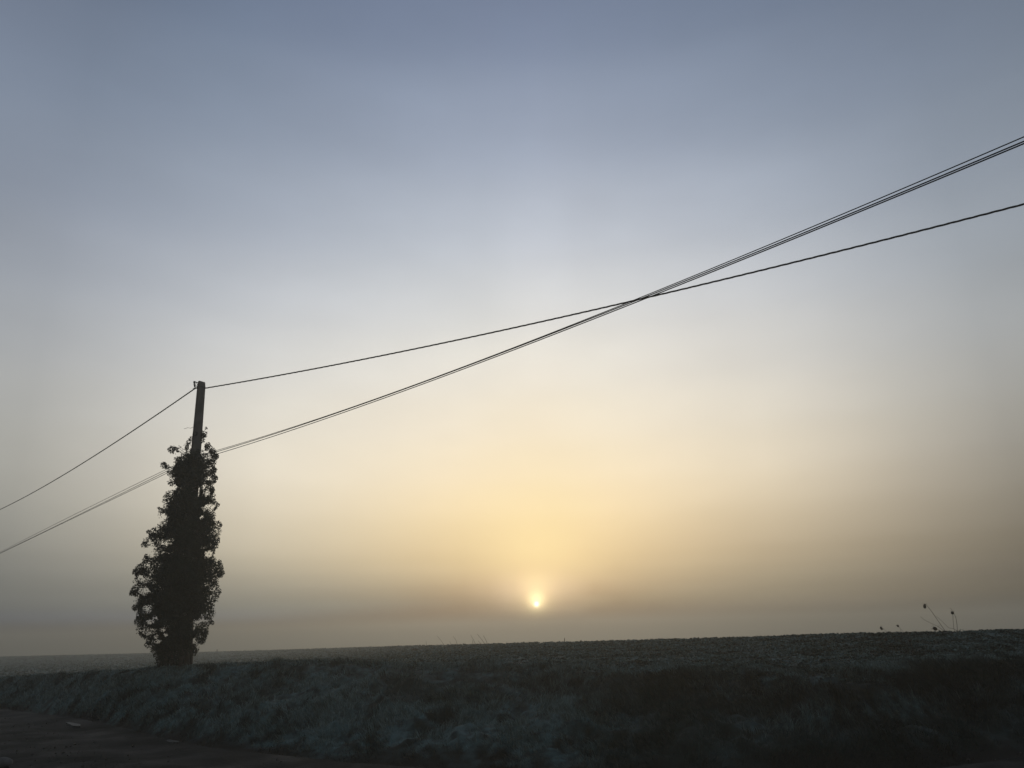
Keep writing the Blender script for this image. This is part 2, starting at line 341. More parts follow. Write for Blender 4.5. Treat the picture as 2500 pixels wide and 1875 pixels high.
def vnoise(x, y, seed=0):
    ix, iy = np.floor(x), np.floor(y)
    fx, fy = x - ix, y - iy
    ux, uy = fx * fx * (3 - 2 * fx), fy * fy * (3 - 2 * fy)
    a, b = _hash(ix, iy, seed), _hash(ix + 1, iy, seed)
    c, d = _hash(ix, iy + 1, seed), _hash(ix + 1, iy + 1, seed)
    return (a * (1 - ux) + b * ux) * (1 - uy) + (c * (1 - ux) + d * ux) * uy - 0.5


def fbm(x, y, octs=4, seed=0, gain=.5):
    s, a = 0, 1.0
    for o in range(octs):
        s = s + a * vnoise(x * 2 ** o + 17.3 * o, y * 2 ** o - 9.1 * o, seed + o)
        a *= gain
    return s


def sstep(a, b, x):
    t = np.clip((x - a) / (b - a), 0, 1)
    return t * t * (3 - 2 * t)


# ------------------------------------------------------------------ materials
def newmat(name):
    mt = bpy.data.materials.new(name)
    mt.use_nodes = True
    t = mt.node_tree
    b = t.nodes['Principled BSDF']
    return mt, t, b


def simple(name, c, rough=.8, spec=.3, var=.25, scale=6.0, metal=0, bump=0):
    mt, t, b = newmat(name)
    tc = t.nodes.new('ShaderNodeTexCoord')
    nz_ = t.nodes.new('ShaderNodeTexNoise')
    nz_.inputs['Scale'].default_value = scale
    nz_.inputs['Detail'].default_value = 6
    t.links.new(tc.outputs['Object'], nz_.inputs['Vector'])
    cr = t.nodes.new('ShaderNodeValToRGB')
    cr.color_ramp.elements[0].position = .3
    cr.color_ramp.elements[1].position = .7
    cr.color_ramp.elements[0].color = tuple(x * (1 - var) for x in c) + (1,)
    cr.color_ramp.elements[1].color = tuple(x * (1 + var) for x in c) + (1,)
    t.links.new(nz_.outputs[0], cr.inputs[0])
    t.links.new(cr.outputs[0], b.inputs['Base Color'])
    b.inputs['Roughness'].default_value = rough
    b.inputs['Specular IOR Level'].default_value = spec
    b.inputs['Metallic'].default_value = metal
    if bump:
        bp = t.nodes.new('ShaderNodeBump')
        bp.inputs['Strength'].default_value = bump
        bp.inputs['Distance'].default_value = .02
        t.links.new(nz_.outputs[0], bp.inputs['Height'])
        t.links.new(bp.outputs[0], b.inputs['Normal'])
    return mt


def cover_mat(name, dark, frost_shade, brown, rough=.9, trans=0.0, nscale=9.0, obj_rand=False):
    """plant cover: 'frost' and 'brown' point attributes say how rimed / how dead the plants are there; the first also holds painted shade"""
    mt, t, b = newmat(name)
    def nn(k):
        return t.nodes.new(k)
    a1, a2 = nn('ShaderNodeAttribute'), nn('ShaderNodeAttribute')
    a1.attribute_name, a2.attribute_name = 'frost_shade', 'brown'
    tc, nz_ = nn('ShaderNodeTexCoord'), nn('ShaderNodeTexNoise')
    nz_.inputs['Scale'].default_value = nscale
    nz_.inputs['Detail'].default_value = 5
    t.links.new(tc.outputs['Object'], nz_.inputs['Vector'])
    mr = nn('ShaderNodeMapRange')
    mr.inputs['From Min'].default_value = .35
    mr.inputs['From Max'].default_value = .68
    mr.inputs['To Min'].default_value = .45
    mr.inputs['To Max'].default_value = 1.3
    t.links.new(nz_.outputs[0], mr.inputs[0])
    mul = nn('ShaderNodeMath')
    mul.operation = 'MULTIPLY'
    mul.use_clamp = True
    t.links.new(a1.outputs['Fac'], mul.inputs[0])
    t.links.new(mr.outputs[0], mul.inputs[1])
    m1, m2 = nn('ShaderNodeMixRGB'), nn('ShaderNodeMixRGB')
    m1.inputs[1].default_value = dark + (1,)
    m1.inputs[2].default_value = brown + (1,)
    t.links.new(a2.outputs['Fac'], m1.inputs[0])
    t.links.new(m1.outputs[0], m2.inputs[1])
    m2.inputs[2].default_value = frost_shade + (1,)
    t.links.new(mul.outputs[0], m2.inputs[0])
    t.links.new(m2.outputs[0], b.inputs['Base Color'])
    b.inputs['Roughness'].default_value = rough
    b.inputs['Specular IOR Level'].default_value = .15
    return mt


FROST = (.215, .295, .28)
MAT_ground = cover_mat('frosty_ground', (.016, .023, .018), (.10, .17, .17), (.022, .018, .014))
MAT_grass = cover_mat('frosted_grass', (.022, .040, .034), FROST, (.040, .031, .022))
MAT_crop = cover_mat('frosted_crop', (.026, .042, .030), FROST, (.045, .030, .020), nscale=5)
MAT_ivy = simple('ivy_leaf', (.014, .026, .018), rough=.7, spec=.05, var=.35, scale=3)
MAT_stem = simple('ivy_wood', (.05, .04, .03), var=.3)
MAT_concrete = simple('old_concrete', (.16, .15, .135), rough=.9, spec=.2, var=.25, scale=5, bump=.4)
MAT_metal = simple('galvanised_steel', (.10, .10, .10), rough=.6, metal=.3)
MAT_cable = simple('black_cable', (.03, .03, .032), rough=.75, spec=.2, var=.1)
MAT_dry = simple('dead_stalk', (.07, .055, .04), rough=.9, var=.3, scale=20)
MAT_stone = simple('weathered_stone', (.14, .14, .13), rough=.9, var=.3, scale=10, bump=.5)

# ------------------------------------------------------------------ terrain: fields of (azimuth, distance)
# crest of the field, lip of the bank and foot of the bank, measured as directions and distances
def table(pts):
    a = np.array(pts, float)
    return a[:, 0], a[:, 1]


crest_px = [(-500, 1612, 180), (0, 1603, 165), (540, 1590.5, 135), (1000, 1577.5, 66), (1250, 1573, 38), (1500, 1567.5, 31),
            (1750, 1560.5, 27), (2000, 1552, 24), (2250, 1546, 21.5), (2500, 1541.5, 20), (2900, 1534, 19)]
lip_px = [(-500, 1690, 30), (0, 1668, 27.5), (200, 1650, 24.5), (440, 1626, 21.8), (700, 1620, 19.6), (950, 1626, 17.4),
          (1250, 1636, 15.6), (1500, 1642, 14.6), (1900, 1650, 13.7), (2250, 1655, 13.2), (2500, 1650, 13.0), (2900, 1645, 13.5)]
cr_az, cr_el, cr_r = np.array([azel(x, y) + (r,) for x, y, r in crest_px]).T
lp_az, lp_el, lp_r = np.array([azel(x, y) + (r,) for x, y, r in lip_px]).T
# foot of the bank = edge of the dirt track, on the road plane
edge_px = [(0, 1728), (212, 1752), (325, 1775), (407, 1798), (520, 1820), (678, 1840), (900, 1862), (1231, 1884),
           (1600, 1896), (2000, 1892), (2310, 1870), (2500, 1838)]


def on_ground(px, py, z=0.0):
    d = ray(px, py)
    return CAM + d * (z - CAM[2]) / d[2]


EDGE = [on_ground(*p) for p in edge_px]
edge_xy = [(-60, 62), (-34, 38.5), (-22, 28)] + [(p[0], p[1]) for p in EDGE] + [(9.5, 12.2), (14, 15), (30, 22), (60, 32)]
E = np.array(edge_xy)
# densify + smooth
tt = np.concatenate([[0], np.cumsum(np.linalg.norm(np.diff(E, axis=0), axis=1))])
ts = np.linspace(0, tt[-1], 500)
Es = np.stack([np.interp(ts, tt, E[:, 0]), np.interp(ts, tt, E[:, 1])], 1)
for _ in range(14):
    Es[1:-1] = (Es[:-2] + Es[1:-1] * 2 + Es[2:]) / 4
e_az = np.degrees(np.arctan2(Es[:, 0], Es[:, 1]))
e_r = np.hypot(Es[:, 0], Es[:, 1])
order = np.argsort(e_az)


def terrain(x, y, detail=True):
    a = np.degrees(np.arctan2(x, y))
    r = np.hypot(x, y)
    r0 = np.interp(a, e_az[order], e_r[order])
    r1 = np.maximum(np.interp(a, lp_az, lp_r), r0 + 3.0)
    z1 = CAM[2] + np.interp(a, lp_az, lp_r) * np.tan(np.radians(np.interp(a, lp_az, lp_el)))
    r2 = np.maximum(np.interp(a, cr_az, cr_r), r1 + 5)
    z2 = CAM[2] + r2 * np.tan(np.radians(np.interp(a, cr_az, cr_el)))
    t = np.clip((r - r0) / (r1 - r0), 0, 1)
    # verge, then slope, rounded at the lip
    prof = t ** 0.85 * .9 + .1 * sstep(.55, 1, t)
    zb = z1 * prof
    u = np.clip((r - r1) / (r2 - r1), 0, 1)
    elv1, elv2 = np.arctan2(z1 - CAM[2], r1), np.arctan2(z2 - CAM[2], r2)
    dip = .55 * (1 - sstep(-24, 0, a)) * sstep(0, .10, u) * (1 - sstep(.45, 1, u))
    zf = z1 + (z2 - z1) * u - dip
    zz = np.where(r < r1, zb, zf)
    zz = np.where(r > r2, z2 - 0.012 * (r - r2) - .00002 * (r - r2) ** 2, zz)
    # cut path climbing across the right half of the bank
    ang_c = sstep(12, 26, a)
    rc = r0 + (r1 - r0) * (.30 + .36 * sstep(10, 33, a))
    zz = zz - .30 * ang_c * np.exp(-((r - rc) / .55) ** 2) * (t < 1)
    # to the far sides and behind: level ground
    side = 1 - sstep(60, 85, np.abs(a))
    zz = zz * side
    far = 0
    if detail:
        amp = sstep(0.0, 1.0, (r - r0)) * side
        near = 1 - sstep(60, 120, r)
        bank = amp * (1 - sstep(r1 - 1, r1 + 1, r))
        fld = amp * sstep(r1 - 1, r1 + 1, r)
        zz = zz + bank * (.20 * fbm(x * .9, y * .9, 3, 3) + .17 * fbm(x * 2.6, y * 2.6, 3, 11) + .10 * np.abs(fbm(x * 5.5, y * 5.5, 2, 13)))
        zz = zz + fld * near * ((.05 * fbm(x * .8, y * .8, 2, 5) + .07 * np.abs(fbm(x * 3.3, y * 3.3, 3, 21))) * (1 - .7 * sstep(14, 24, r)))
        # track: shallow ruts
        road = (1 - amp)
        zz = zz + road * (-.035 + .02 * fbm(x * 1.5, y * 1.5, 3, 31))
    return zz, a, r, r0, r1, r2, t


def cover(x, y):
    """how rimed and how dead the plants are at a place, with shade painted into the rime"""
    zz, a, r, r0, r1, r2, t = terrain(x, y, False)
    n1 = fbm(x * .55, y * .55, 3, 41)
    n2 = fbm(x * 1.7, y * 1.7, 3, 51)
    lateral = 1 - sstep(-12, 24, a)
    frost_shade = .06 + .70 * lateral  # less rime to the right: darker plants, plus light falloff put into the colour
    frost_shade = frost_shade * (1 - .40 * sstep(.0, .25, 1 - np.abs(t - .8) * 2.2) * sstep(-22, -5, a))
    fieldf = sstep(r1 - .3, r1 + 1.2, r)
    frost_shade = frost_shade * (1 - fieldf) + (.56 + .22 * (1 - sstep(-20, 20, a))) * fieldf
    # less rime below the path: darker plants plus the steep face's shade painted in
    rc = r0 + (r1 - r0) * (.30 + .36 * sstep(10, 33, a))
    frost_shade = frost_shade * (1 - .85 * sstep(12, 24, a) * (1 - sstep(rc - .5, rc + .3, r)))
    frost_shade = frost_shade + .35 * np.exp(-((r - rc - .42) / .20) ** 2) * sstep(12, 24, a)
    # lower verge by the track: dead unrimed grass, the grass edge's shadow painted in
    frost_shade = frost_shade * sstep(-.1, .9, r - r0)
    n3 = fbm(x * 4.5, y * 4.5, 2, 57)  # fine rime mottling, strengthened so colour carries the tufts' shading contrast
    frost_shade = np.clip((frost_shade + .6 * n1 * (1 - .4 * fieldf)) * (1 + 1.5 * n2 + 2.0 * n3 + 1.3 * fbm(x * 11, y * 11, 1, 59)), 0, 1)
    brown = np.clip(np.exp(-((r - (r1 - .9)) / 1.0) ** 2) * sstep(-16, -2, a) * .6 + .4 * n1 + .05 + .9 * (1 - sstep(0, .7, r - r0)), 0, 1)
    return frost_shade, brown


def polar_grid(phis, rs):
    A, Rr = np.meshgrid(np.radians(phis), rs, indexing='ij')
    return Rr * np.sin(A), Rr * np.cos(A)


phis = np.concatenate([np.arange(-180, -48, 3.0), np.arange(-48, 48, .2), np.arange(48, 180.01, 3.0)])
rs = [0.3]
while rs[-1] < 6:
    rs.append(rs[-1] * 1.15)
while rs[-1] < 50:
    rs.append(rs[-1] * 1.0065)
while rs[-1] < 420:
    rs.append(rs[-1] * 1.03)
rs = np.array(rs)
gx, gy = polar_grid(phis, rs)
gz = terrain(gx, gy)[0]
fr, br = cover(gx, gy)
na, nr = gx.shape
V = np.stack([gx, gy, gz], -1).reshape(-1, 3)
idx = np.arange(na * nr).reshape(na, nr)
Fq = np.stack([idx[:-1, :-1], idx[1:, :-1], idx[1:, 1:], idx[:-1, 1:]], -1).reshape(-1, 4)[:, ::-1]
V = np.vstack([V, [[0, 0, float(gz[0, 0])]]])
me = np_mesh('ground', V, Fq, True, {'frost_shade': np.append(fr.ravel(), 0), 'brown': np.append(br.ravel(), 0)})
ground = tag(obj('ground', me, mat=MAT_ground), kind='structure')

# ------------------------------------------------------------------ the dirt track
mt, t, b = newmat('muddy_track')
tc = t.nodes.new('ShaderNodeTexCoord')
n1 = t.nodes.new('ShaderNodeTexNoise'); n1.inputs['Scale'].default_value = 1.1; n1.inputs['Detail'].default_value = 8
n2 = t.nodes.new('ShaderNodeTexNoise'); n2.inputs['Scale'].default_value = 14; n2.inputs['Detail'].default_value = 8
t.links.new(tc.outputs['Object'], n1.inputs['Vector']); t.links.new(tc.outputs['Object'], n2.inputs['Vector'])
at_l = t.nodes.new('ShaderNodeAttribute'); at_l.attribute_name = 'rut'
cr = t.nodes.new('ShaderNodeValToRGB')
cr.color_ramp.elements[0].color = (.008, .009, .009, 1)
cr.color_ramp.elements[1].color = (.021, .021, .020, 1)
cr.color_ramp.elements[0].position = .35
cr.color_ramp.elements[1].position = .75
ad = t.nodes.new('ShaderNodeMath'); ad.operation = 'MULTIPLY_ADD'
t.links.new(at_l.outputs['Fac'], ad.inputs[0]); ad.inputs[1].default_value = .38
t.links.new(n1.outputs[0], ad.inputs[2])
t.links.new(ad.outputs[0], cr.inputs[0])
t.links.new(cr.outputs[0], b.inputs['Base Color'])
rr_ = t.nodes.new('ShaderNodeMapRange')
t.links.new(n1.outputs[0], rr_.inputs[0])
rr_.inputs['From Min'].default_value = .35; rr_.inputs['From Max'].default_value = .7
rr_.inputs['To Min'].default_value = .9; rr_.inputs['To Max'].default_value = .6
t.links.new(rr_.outputs[0], b.inputs['Roughness'])
b.inputs['Specular IOR Level'].default_value = .06
bp = t.nodes.new('ShaderNodeBump'); bp.inputs['Strength'].default_value = .7; bp.inputs['Distance'].default_value = .03
t.links.new(n2.outputs[0], bp.inputs['Height']); t.links.new(bp.outputs[0], b.inputs['Normal'])
MAT_road = mt
tg = np.gradient(Es, axis=0)
tg /= np.linalg.norm(tg, axis=1)[:, None]
nrm = np.stack([tg[:, 1], -tg[:, 0]], 1)       # points to the viewer's side
W = np.linspace(.30, 4.6, 44)
rx = Es[:, None, 0] + nrm[:, None, 0] * W[None, :]
ry = Es[:, None, 1] + nrm[:, None, 1] * W[None, :]
rz = terrain(rx, ry)[0]
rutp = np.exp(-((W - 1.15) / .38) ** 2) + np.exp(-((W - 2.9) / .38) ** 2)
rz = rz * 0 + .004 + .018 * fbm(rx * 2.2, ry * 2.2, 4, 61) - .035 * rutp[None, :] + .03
Vr = np.stack([rx, ry, rz], -1).reshape(-1, 3)
idx = np.arange(rx.size).reshape(rx.shape)
Fq = np.stack([idx[:-1, :-1], idx[1:, :-1], idx[1:, 1:], idx[:-1, 1:]], -1).reshape(-1, 4)
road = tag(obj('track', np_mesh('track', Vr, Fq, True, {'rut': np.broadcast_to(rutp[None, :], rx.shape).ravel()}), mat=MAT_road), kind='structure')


def inside_view(x, y):
    return np.abs(np.degrees(np.arctan2(x, y))) < 40


# loose grit on the track
ng = 5200
gi = rng.integers(40, 460, ng)
gw = np.where(rng.uniform(0, 1, ng) < .5, rng.normal(2.0, .25, ng), rng.uniform(.1, 4.4, ng))
gx0 = Es[gi, 0] + nrm[gi, 0] * gw + rng.normal(0, .1, ng)
gy0 = Es[gi, 1] + nrm[gi, 1] * gw + rng.normal(0, .1, ng)
ok = (np.hypot(gx0, gy0) < 45) & (np.abs(np.degrees(np.arctan2(gx0, gy0))) < 42)
gx0, gy0 = gx0[ok], gy0[ok]
ng = len(gx0)
gs = rng.uniform(.005, .015, ng) * (1 + rng.uniform(0, 1, ng) ** 6 * 1.5)
octa = np.array([(1, 0, 0), (-1, 0, 0), (0, 1, 0), (0, -1, 0), (0, 0, .7), (0, 0, -.7)])
otr = np.array([(0, 2, 4), (2, 1, 4), (1, 3, 4), (3, 0, 4), (2, 0, 5), (1, 2, 5), (3, 1, 5), (0, 3, 5)])
Vg = np.stack([gx0, gy0, np.full(ng, .035)], -1)[:, None, :] + octa[None] * gs[:, None, None] * rng.uniform(.6, 1.3, (ng, 6, 1))
Tg = (np.arange(ng)[:, None, None] * 6 + otr[None]).reshape(-1, 3)
MAT_grit = simple('grit', (.07, .065, .055), var=.5, scale=3)
tag(obj('gravel', np_mesh('gravel', Vg.reshape(-1, 3), Tg, False), mat=MAT_grit), 'loose grit and small stones scattered over the dark track', 'gravel', kind='stuff')

# frozen puddles in the near wheel rut
mt, t, b = newmat('thin_ice')
b.inputs['Base Color'].default_value = (.30, .34, .36, 1)
b.inputs['Roughness'].default_value = .5
b.inputs['Specular IOR Level'].default_value = .08
nz_ = t.nodes.new('ShaderNodeTexNoise'); nz_.inputs['Scale'].default_value = 9; nz_.inputs['Detail'].default_value = 5
bp = t.nodes.new('ShaderNodeBump'); bp.inputs['Strength'].default_value = .3; bp.inputs['Distance'].default_value = .01
t.links.new(nz_.outputs[0], bp.inputs['Height']); t.links.new(bp.outputs[0], b.inputs['Normal'])
cr = t.nodes.new('ShaderNodeValToRGB')
cr.color_ramp.elements[0].color = (.03, .032, .032, 1); cr.color_ramp.elements[1].color = (.075, .085, .09, 1)
cr.color_ramp.elements[0].position = .4; cr.color_ramp.elements[1].position = .62
t.links.new(nz_.outputs[0], cr.inputs[0]); t.links.new(cr.outputs[0], b.inputs['Base Color'])
MAT_ice = mt


def puddle(px, py, halfw, halfd, slope, label):
    c = on_ground(px, py, .02)
    vs_, n = [], 40
    cz = .045
    for i in range(n):
        th = 2 * math.pi * i / n
        k = 1 + .10 * math.sin(3 * th + px) + .10 * math.sin(5 * th + 1) + .07 * math.sin(9 * th + py)
        u, w = math.cos(th) * halfw * k, math.sin(th) * halfd * k
        vs_.append((c[0] + u * slope[0] - w * slope[1], c[1] + u * slope[1] + w * slope[0], cz))
    me_ = bpy.data.meshes.new('puddle')
    me_.from_pydata(vs_ + [(v[0], v[1], v[2] - .05) for v in vs_], [],
                    [list(range(n))] + [[i + n, (i + 1) % n + n, (i + 1) % n, i] for i in range(n)])
    tag(obj('puddle', me_, mat=MAT_ice), label, 'puddle', 'frozen puddles on the track')


dd = np.array([.62, -.78])
puddle(180, 1771, .60, .075, dd, 'long pale frozen puddle in the wheel rut, the further and larger of two')
puddle(420, 1813, .26, .07, dd, 'small dull frozen puddle in the wheel rut, nearer the viewer')

# ------------------------------------------------------------------ plant cover


def blades(x, y, h, w, lean_dir, lean, frost_shade, brown, z, segs=2):
    n = len(x)
    th = rng.uniform(0, 2 * math.pi, n)
    wx, wy = np.cos(th) * w, np.sin(th) * w
    lx, ly = np.cos(lean_dir) * lean * h, np.sin(lean_dir) * lean * h
    hz = h * np.sqrt(np.clip(1 - lean ** 2 * .6, .1, 1))
    base = np.stack([x, y, z - .02], -1)
    side = np.stack([wx, wy, np.zeros(n)], -1)
    mid = base + np.stack([lx * .35, ly * .35, hz * .62], -1)
    tip = base + np.stack([lx, ly, hz], -1)
    P = np.stack([base - side, base + side, mid + side * .8, mid - side * .8, tip], 1)
    V_ = P.reshape(-1, 3)
    b0 = np.arange(n)[:, None] * 5
    T = np.concatenate([b0 + np.array([[0, 1, 2]]), b0 + np.array([[0, 2, 3]]), b0 + np.array([[3, 2, 4]])], 0)
    return V_, T, np.repeat(frost_shade, 5), np.repeat(brown, 5)


def scatter(n, phi0, phi1, rfun, power=1.0):
    a = rng.uniform(phi0, phi1, n)
    ar = np.radians(a)
    # sample distance between two limits that depend on azimuth
    lo, hi = rfun(a)
    u = rng.uniform(0, 1, n)
    r = (lo ** power + u * (hi ** power - lo ** power)) ** (1 / power)
    return r * np.sin(ar), r * np.cos(ar)


def rr0(a):
    return np.interp(a, e_az[order], e_r[order])


def rr1(a):
    return np.maximum(np.interp(a, lp_az, lp_r), rr0(a) + 3)


def rr2(a):
    return np.maximum(np.interp(a, cr_az, cr_r), rr1(a) + 5)


# bank grass
NB = 330000
x, y = scatter(NB, -40, 40, lambda a: (rr0(a) - .45, rr1(a) + 1.2), 1.6)
den = fbm(x * 1.3, y * 1.3, 3, 71) + .5 * fbm(x * 5, y * 5, 2, 77)
keep = den > rng.uniform(-.55, .35, len(x))
x, y = x[keep], y[keep]
zt, a, r, r0_, r1_, r2_, t_ = terrain(x, y)
fr, br = cover(x, y)
n = len(x)
tall = 1 + .9 * np.clip(fbm(x * .7, y * .7, 2, 81) + .1, 0, 1)
h = rng.uniform(.04, .125, n) * tall * (1 + .15 * (np.exp(-((r - r1_) / .8) ** 2)))
h *= .3 + .7 * sstep(-.4, .9, r - r0_)
long_ = (rng.uniform(0, 1, n) < .012) & (t_ < .75)
h = np.where(long_, h * rng.uniform(1.5, 2.3, n), h)
h *= 1 - .35 * (1 - sstep(-20, -4, a)) * sstep(.8, 1, t_)
h *= 1 + 1.1 * np.clip(fbm(x * 2.3, y * 2.3, 2, 83), -.4, .6)
ld = 2.6 + 1.6 * fbm(x * .8, y * .8, 2, 91) * 3 + rng.normal(0, .9, n)
Vb, Tb, fb, bb = blades(x, y, h, rng.uniform(.003, .008, n) * (r / 14), ld, rng.uniform(.3, 1.1, n),
                        np.clip(fr * rng.uniform(.5, 1.5, n), 0, 1), np.clip(br + rng.normal(0, .2, n), 0, 1), zt)
me = np_mesh('bank_grass', Vb, Tb, False, {'frost_shade': fb, 'brown': bb})
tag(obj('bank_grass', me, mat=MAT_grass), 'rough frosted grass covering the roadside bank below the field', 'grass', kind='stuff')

# low leafy crop on the field: rosettes of leaves
def rosettes(x, y, size, frost_shade, brown, z, k=6):
    n = len(x)
    X_, Y_, Z_, S_ = [np.repeat(v, k) for v in (x, y, z, size)]
    f_, b_ = np.repeat(frost_shade, k), np.repeat(brown, k)
    m_ = n * k
    th = rng.uniform(0, 2 * math.pi, m_)
    up = rng.uniform(.1, 1.1, m_)
    ln = S_ * rng.uniform(.6, 1.25, m_)
    wd = ln * rng.uniform(.22, .38, m_)
    dirx, diry = np.cos(th), np.sin(th)
    b0 = np.stack([X_, Y_, Z_], -1)
    dv = np.stack([dirx * np.cos(up), diry * np.cos(up), np.sin(up)], -1)
    sv = np.stack([-diry, dirx, rng.normal(0, .3, m_)], -1) * wd[:, None]
    mid = b0 + dv * (ln * .55)[:, None]
    tip = b0 + dv * ln[:, None] - np.stack([np.zeros(m_), np.zeros(m_), ln * .25], -1)
    P = np.stack([b0, mid + sv, tip, mid - sv], 1).reshape(-1, 3)
    q = np.arange(m_)[:, None] * 4
    T = np.concatenate([q + np.array([[0, 1, 2]]), q + np.array([[0, 2, 3]])], 0)
    return P, T, np.repeat(np.clip(f_ * rng.uniform(.4, 1.5, m_), 0, 1), 4), np.repeat(b_, 4)


NC = 78000
x, y = scatter(NC, -40, 40, lambda a: (rr1(a) - .3, rr2(a) * 1.03), .35)
den = fbm(x * 1.1, y * 1.1, 2, 101)
keep = den > rng.uniform(-.7, .1, len(x))
x, y = x[keep], y[keep]
zt, a, r, r0_, r1_, r2_, t_ = terrain(x, y)
fr, br = cover(x, y)
P, T, f1, b1 = rosettes(x, y, rng.uniform(.04, .095, len(x)) * np.clip(r / 24, .75, 1.5), fr, br * .6, zt, 5)
me = np_mesh('frosted_crop', P, T, False, {'frost_shade': f1, 'brown': b1})
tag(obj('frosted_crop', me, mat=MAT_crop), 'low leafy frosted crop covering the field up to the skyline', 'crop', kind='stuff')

# ------------------------------------------------------------------ utility pole
PD = 21.8
bx_, top_ = (436, 1622), (492.5, 932)
PB = at(*bx_, PD)
PB[2] = float(terrain(np.array([PB[0]]), np.array([PB[1]]))[0][0]) - .05
PT = at(*top_, PD)
lean = PT - PB
pole = obj('utility_pole', None)
pole.location = PB
tag(pole, 'tall grey concrete utility pole with its bare top rising out of the ivy', 'utility pole')
HP = lean[2]
vdir = np.array([PB[0], PB[1]]) / np.hypot(PB[0], PB[1])
yaw = math.atan2(vdir[1], vdir[0]) - math.pi / 2 + R(35)


def pole_point(u, lx, ly):
    """u 0..1 up the pole; lx, ly across it, in its own yawed axes"""
    c, s = math.cos(yaw), math.sin(yaw)
    return np.array([lean[0] * u + lx * c - ly * s, lean[1] * u + lx * s + ly * c, HP * u])


prof = MB()
rings = []
# H-like section: rectangle with shallow grooves in the narrow sides, chamfered corners
def section(w, d):
    hw, hd, g = w / 2, d / 2, w * .07
    cfr = .012
    return [(-hw + cfr, -hd), (hw - cfr, -hd), (hw, -hd + cfr), (hw, -hd * .45), (hw - g, -hd * .3), (hw - g, hd * .3),
            (hw, hd * .45), (hw, hd - cfr), (hw - cfr, hd), (-hw + cfr, hd), (-hw, hd - cfr), (-hw, hd * .45),
            (-hw + g, hd * .3), (-hw + g, -hd * .3), (-hw, -hd * .45), (-hw, -hd + cfr)]


us = [0, .2, .4, .6, .7, .8, .9, .985, 1.0]
Vp, Fp = [], []
for u in us:
    w = .34 - (.34 - .210) * u
    d = .18 - (.18 - .085) * u
    if u == 1.0:
        w -= .02; d -= .02
    for p in section(w, d):
        Vp.append(pole_point(u, *p))
ns = 16
for i in range(len(us) - 1):
    for s in range(ns):
        Fp.append((i * ns + s, i * ns + (s + 1) % ns, (i + 1) * ns + (s + 1) % ns, (i + 1) * ns + s))
prof.add(Vp, Fp)
prof.f.append(list(range((len(us) - 1) * ns, len(us) * ns)))
prof.build('shaft', MAT_concrete, pole, smooth=False)


def box_np(c, ax, ay, az_, hx, hy, hz):
    V_ = []
    for i in (-1, 1):
        for j in (-1, 1):
            for k in (-1, 1):
                V_.append(c + ax * hx * i + ay * hy * j + az_ * hz * k)
    return V_, [(0, 1, 3, 2), (4, 6, 7, 5), (0, 4, 5, 1), (2, 3, 7, 6), (0, 2, 6, 4), (1, 5, 7, 3)]


ax = np.array([math.cos(yaw), math.sin(yaw), 0])
ay = np.array([-math.sin(yaw), math.cos(yaw), 0])
az3 = np.array([0, 0, 1.0])
# steel strap and pulling bracket at the top
bk = MB()
uc = 1 - .16 / HP
for s in (-1, 1):
    bk.add(*box_np(pole_point(uc, 0, s * .0505), ax, ay, az3, .113, .004, .014))
    bk.add(*box_np(pole_point(uc, s * .114, 0), ax, ay, az3, .004, .046, .014))
br_ = bk.build('strap', MAT_metal, pole, smooth=False)
bk = MB()
c0 = pole_point(1 - .06 / HP, -.108, 0)
bk.add(*box_np(c0 + ax * -.05, ax, ay, az3, .05, .018, .006))
bk.add(*box_np(c0 + ax * -.115 + az3 * -.012, ax, ay, az3, .020, .018, .028))
bk.tube([c0 + ax * -.120 + az3 * -.02, c0 + ax * -.112 + az3 * -.07, c0 + ax * -.085 + az3 * -.125, c0 + ax * -.075 + az3 * -.155], [.014, .022, .026, .010], 8)
ths = np.linspace(0, math.pi * 2, 14)
bk.tube([c0 + ax * (-.05 + .026 * math.cos(q)) + az3 * (-.055 + .036 * math.sin(q)) for q in ths], .005, 6)
bk.tube([c0 + ax * -.01 + az3 * -.14, c0 + ax * -.09 + az3 * -.165, c0 + ax * -.14 + az3 * -.20], .007, 6)
bk.build('cable_bracket', MAT_metal, pole, smooth=False)
bk = MB()
uL = (6.12 + .0 - PB[2]) / HP
for dz in (0, .07, .14):
    bk.add(*box_np(pole_point(uL - dz / HP, 0, -.13), ax, ay, az3, .13, .012, .012))
bk.build('wire_bracket', MAT_metal, pole, smooth=False)

# ------------------------------------------------------------------ overhead cables


def quad3(p0, p1, p2, s):
    """curve through three points with s=0,1 at the ends; the middle one's parameter from plan distance"""
    d1 = np.linalg.norm((p1 - p0)[:2]); d2 = np.linalg.norm((p2 - p0)[:2])
    u = d1 / d2
    s = np.asarray(s)[:, None]
    return (p0 * ((s - u) * (s - 1)) / (u * 1.0)) + p1 * (s * (s - 1)) / (u * (u - 1)) + p2 * (s * (s - u)) / (1 - u)


def plan_mid(p0, p2, px, py):
    """the point of the vertical plane p0-p2 seen at px,py"""
    d = ray(px, py)
    e = p2 - p0
    # CAM.xy + t d.xy = p0.xy + s e.xy
    A = np.array([[d[0], -e[0]], [d[1], -e[1]]])
    t_, s_ = np.linalg.solve(A, (p0 - CAM)[:2])
    return CAM + d * t_


TOPC = at(505, 942, PD - .1)
cable_defs = []


def span(p0, pmid_px, pend_px, dist_end, ext):
    p2 = at(*pend_px, dist_end)
    p1 = plan_mid(p0, p2, *pmid_px)
    s = np.linspace(0, ext, 70)
    return quad3(p0, p1, p2, s)


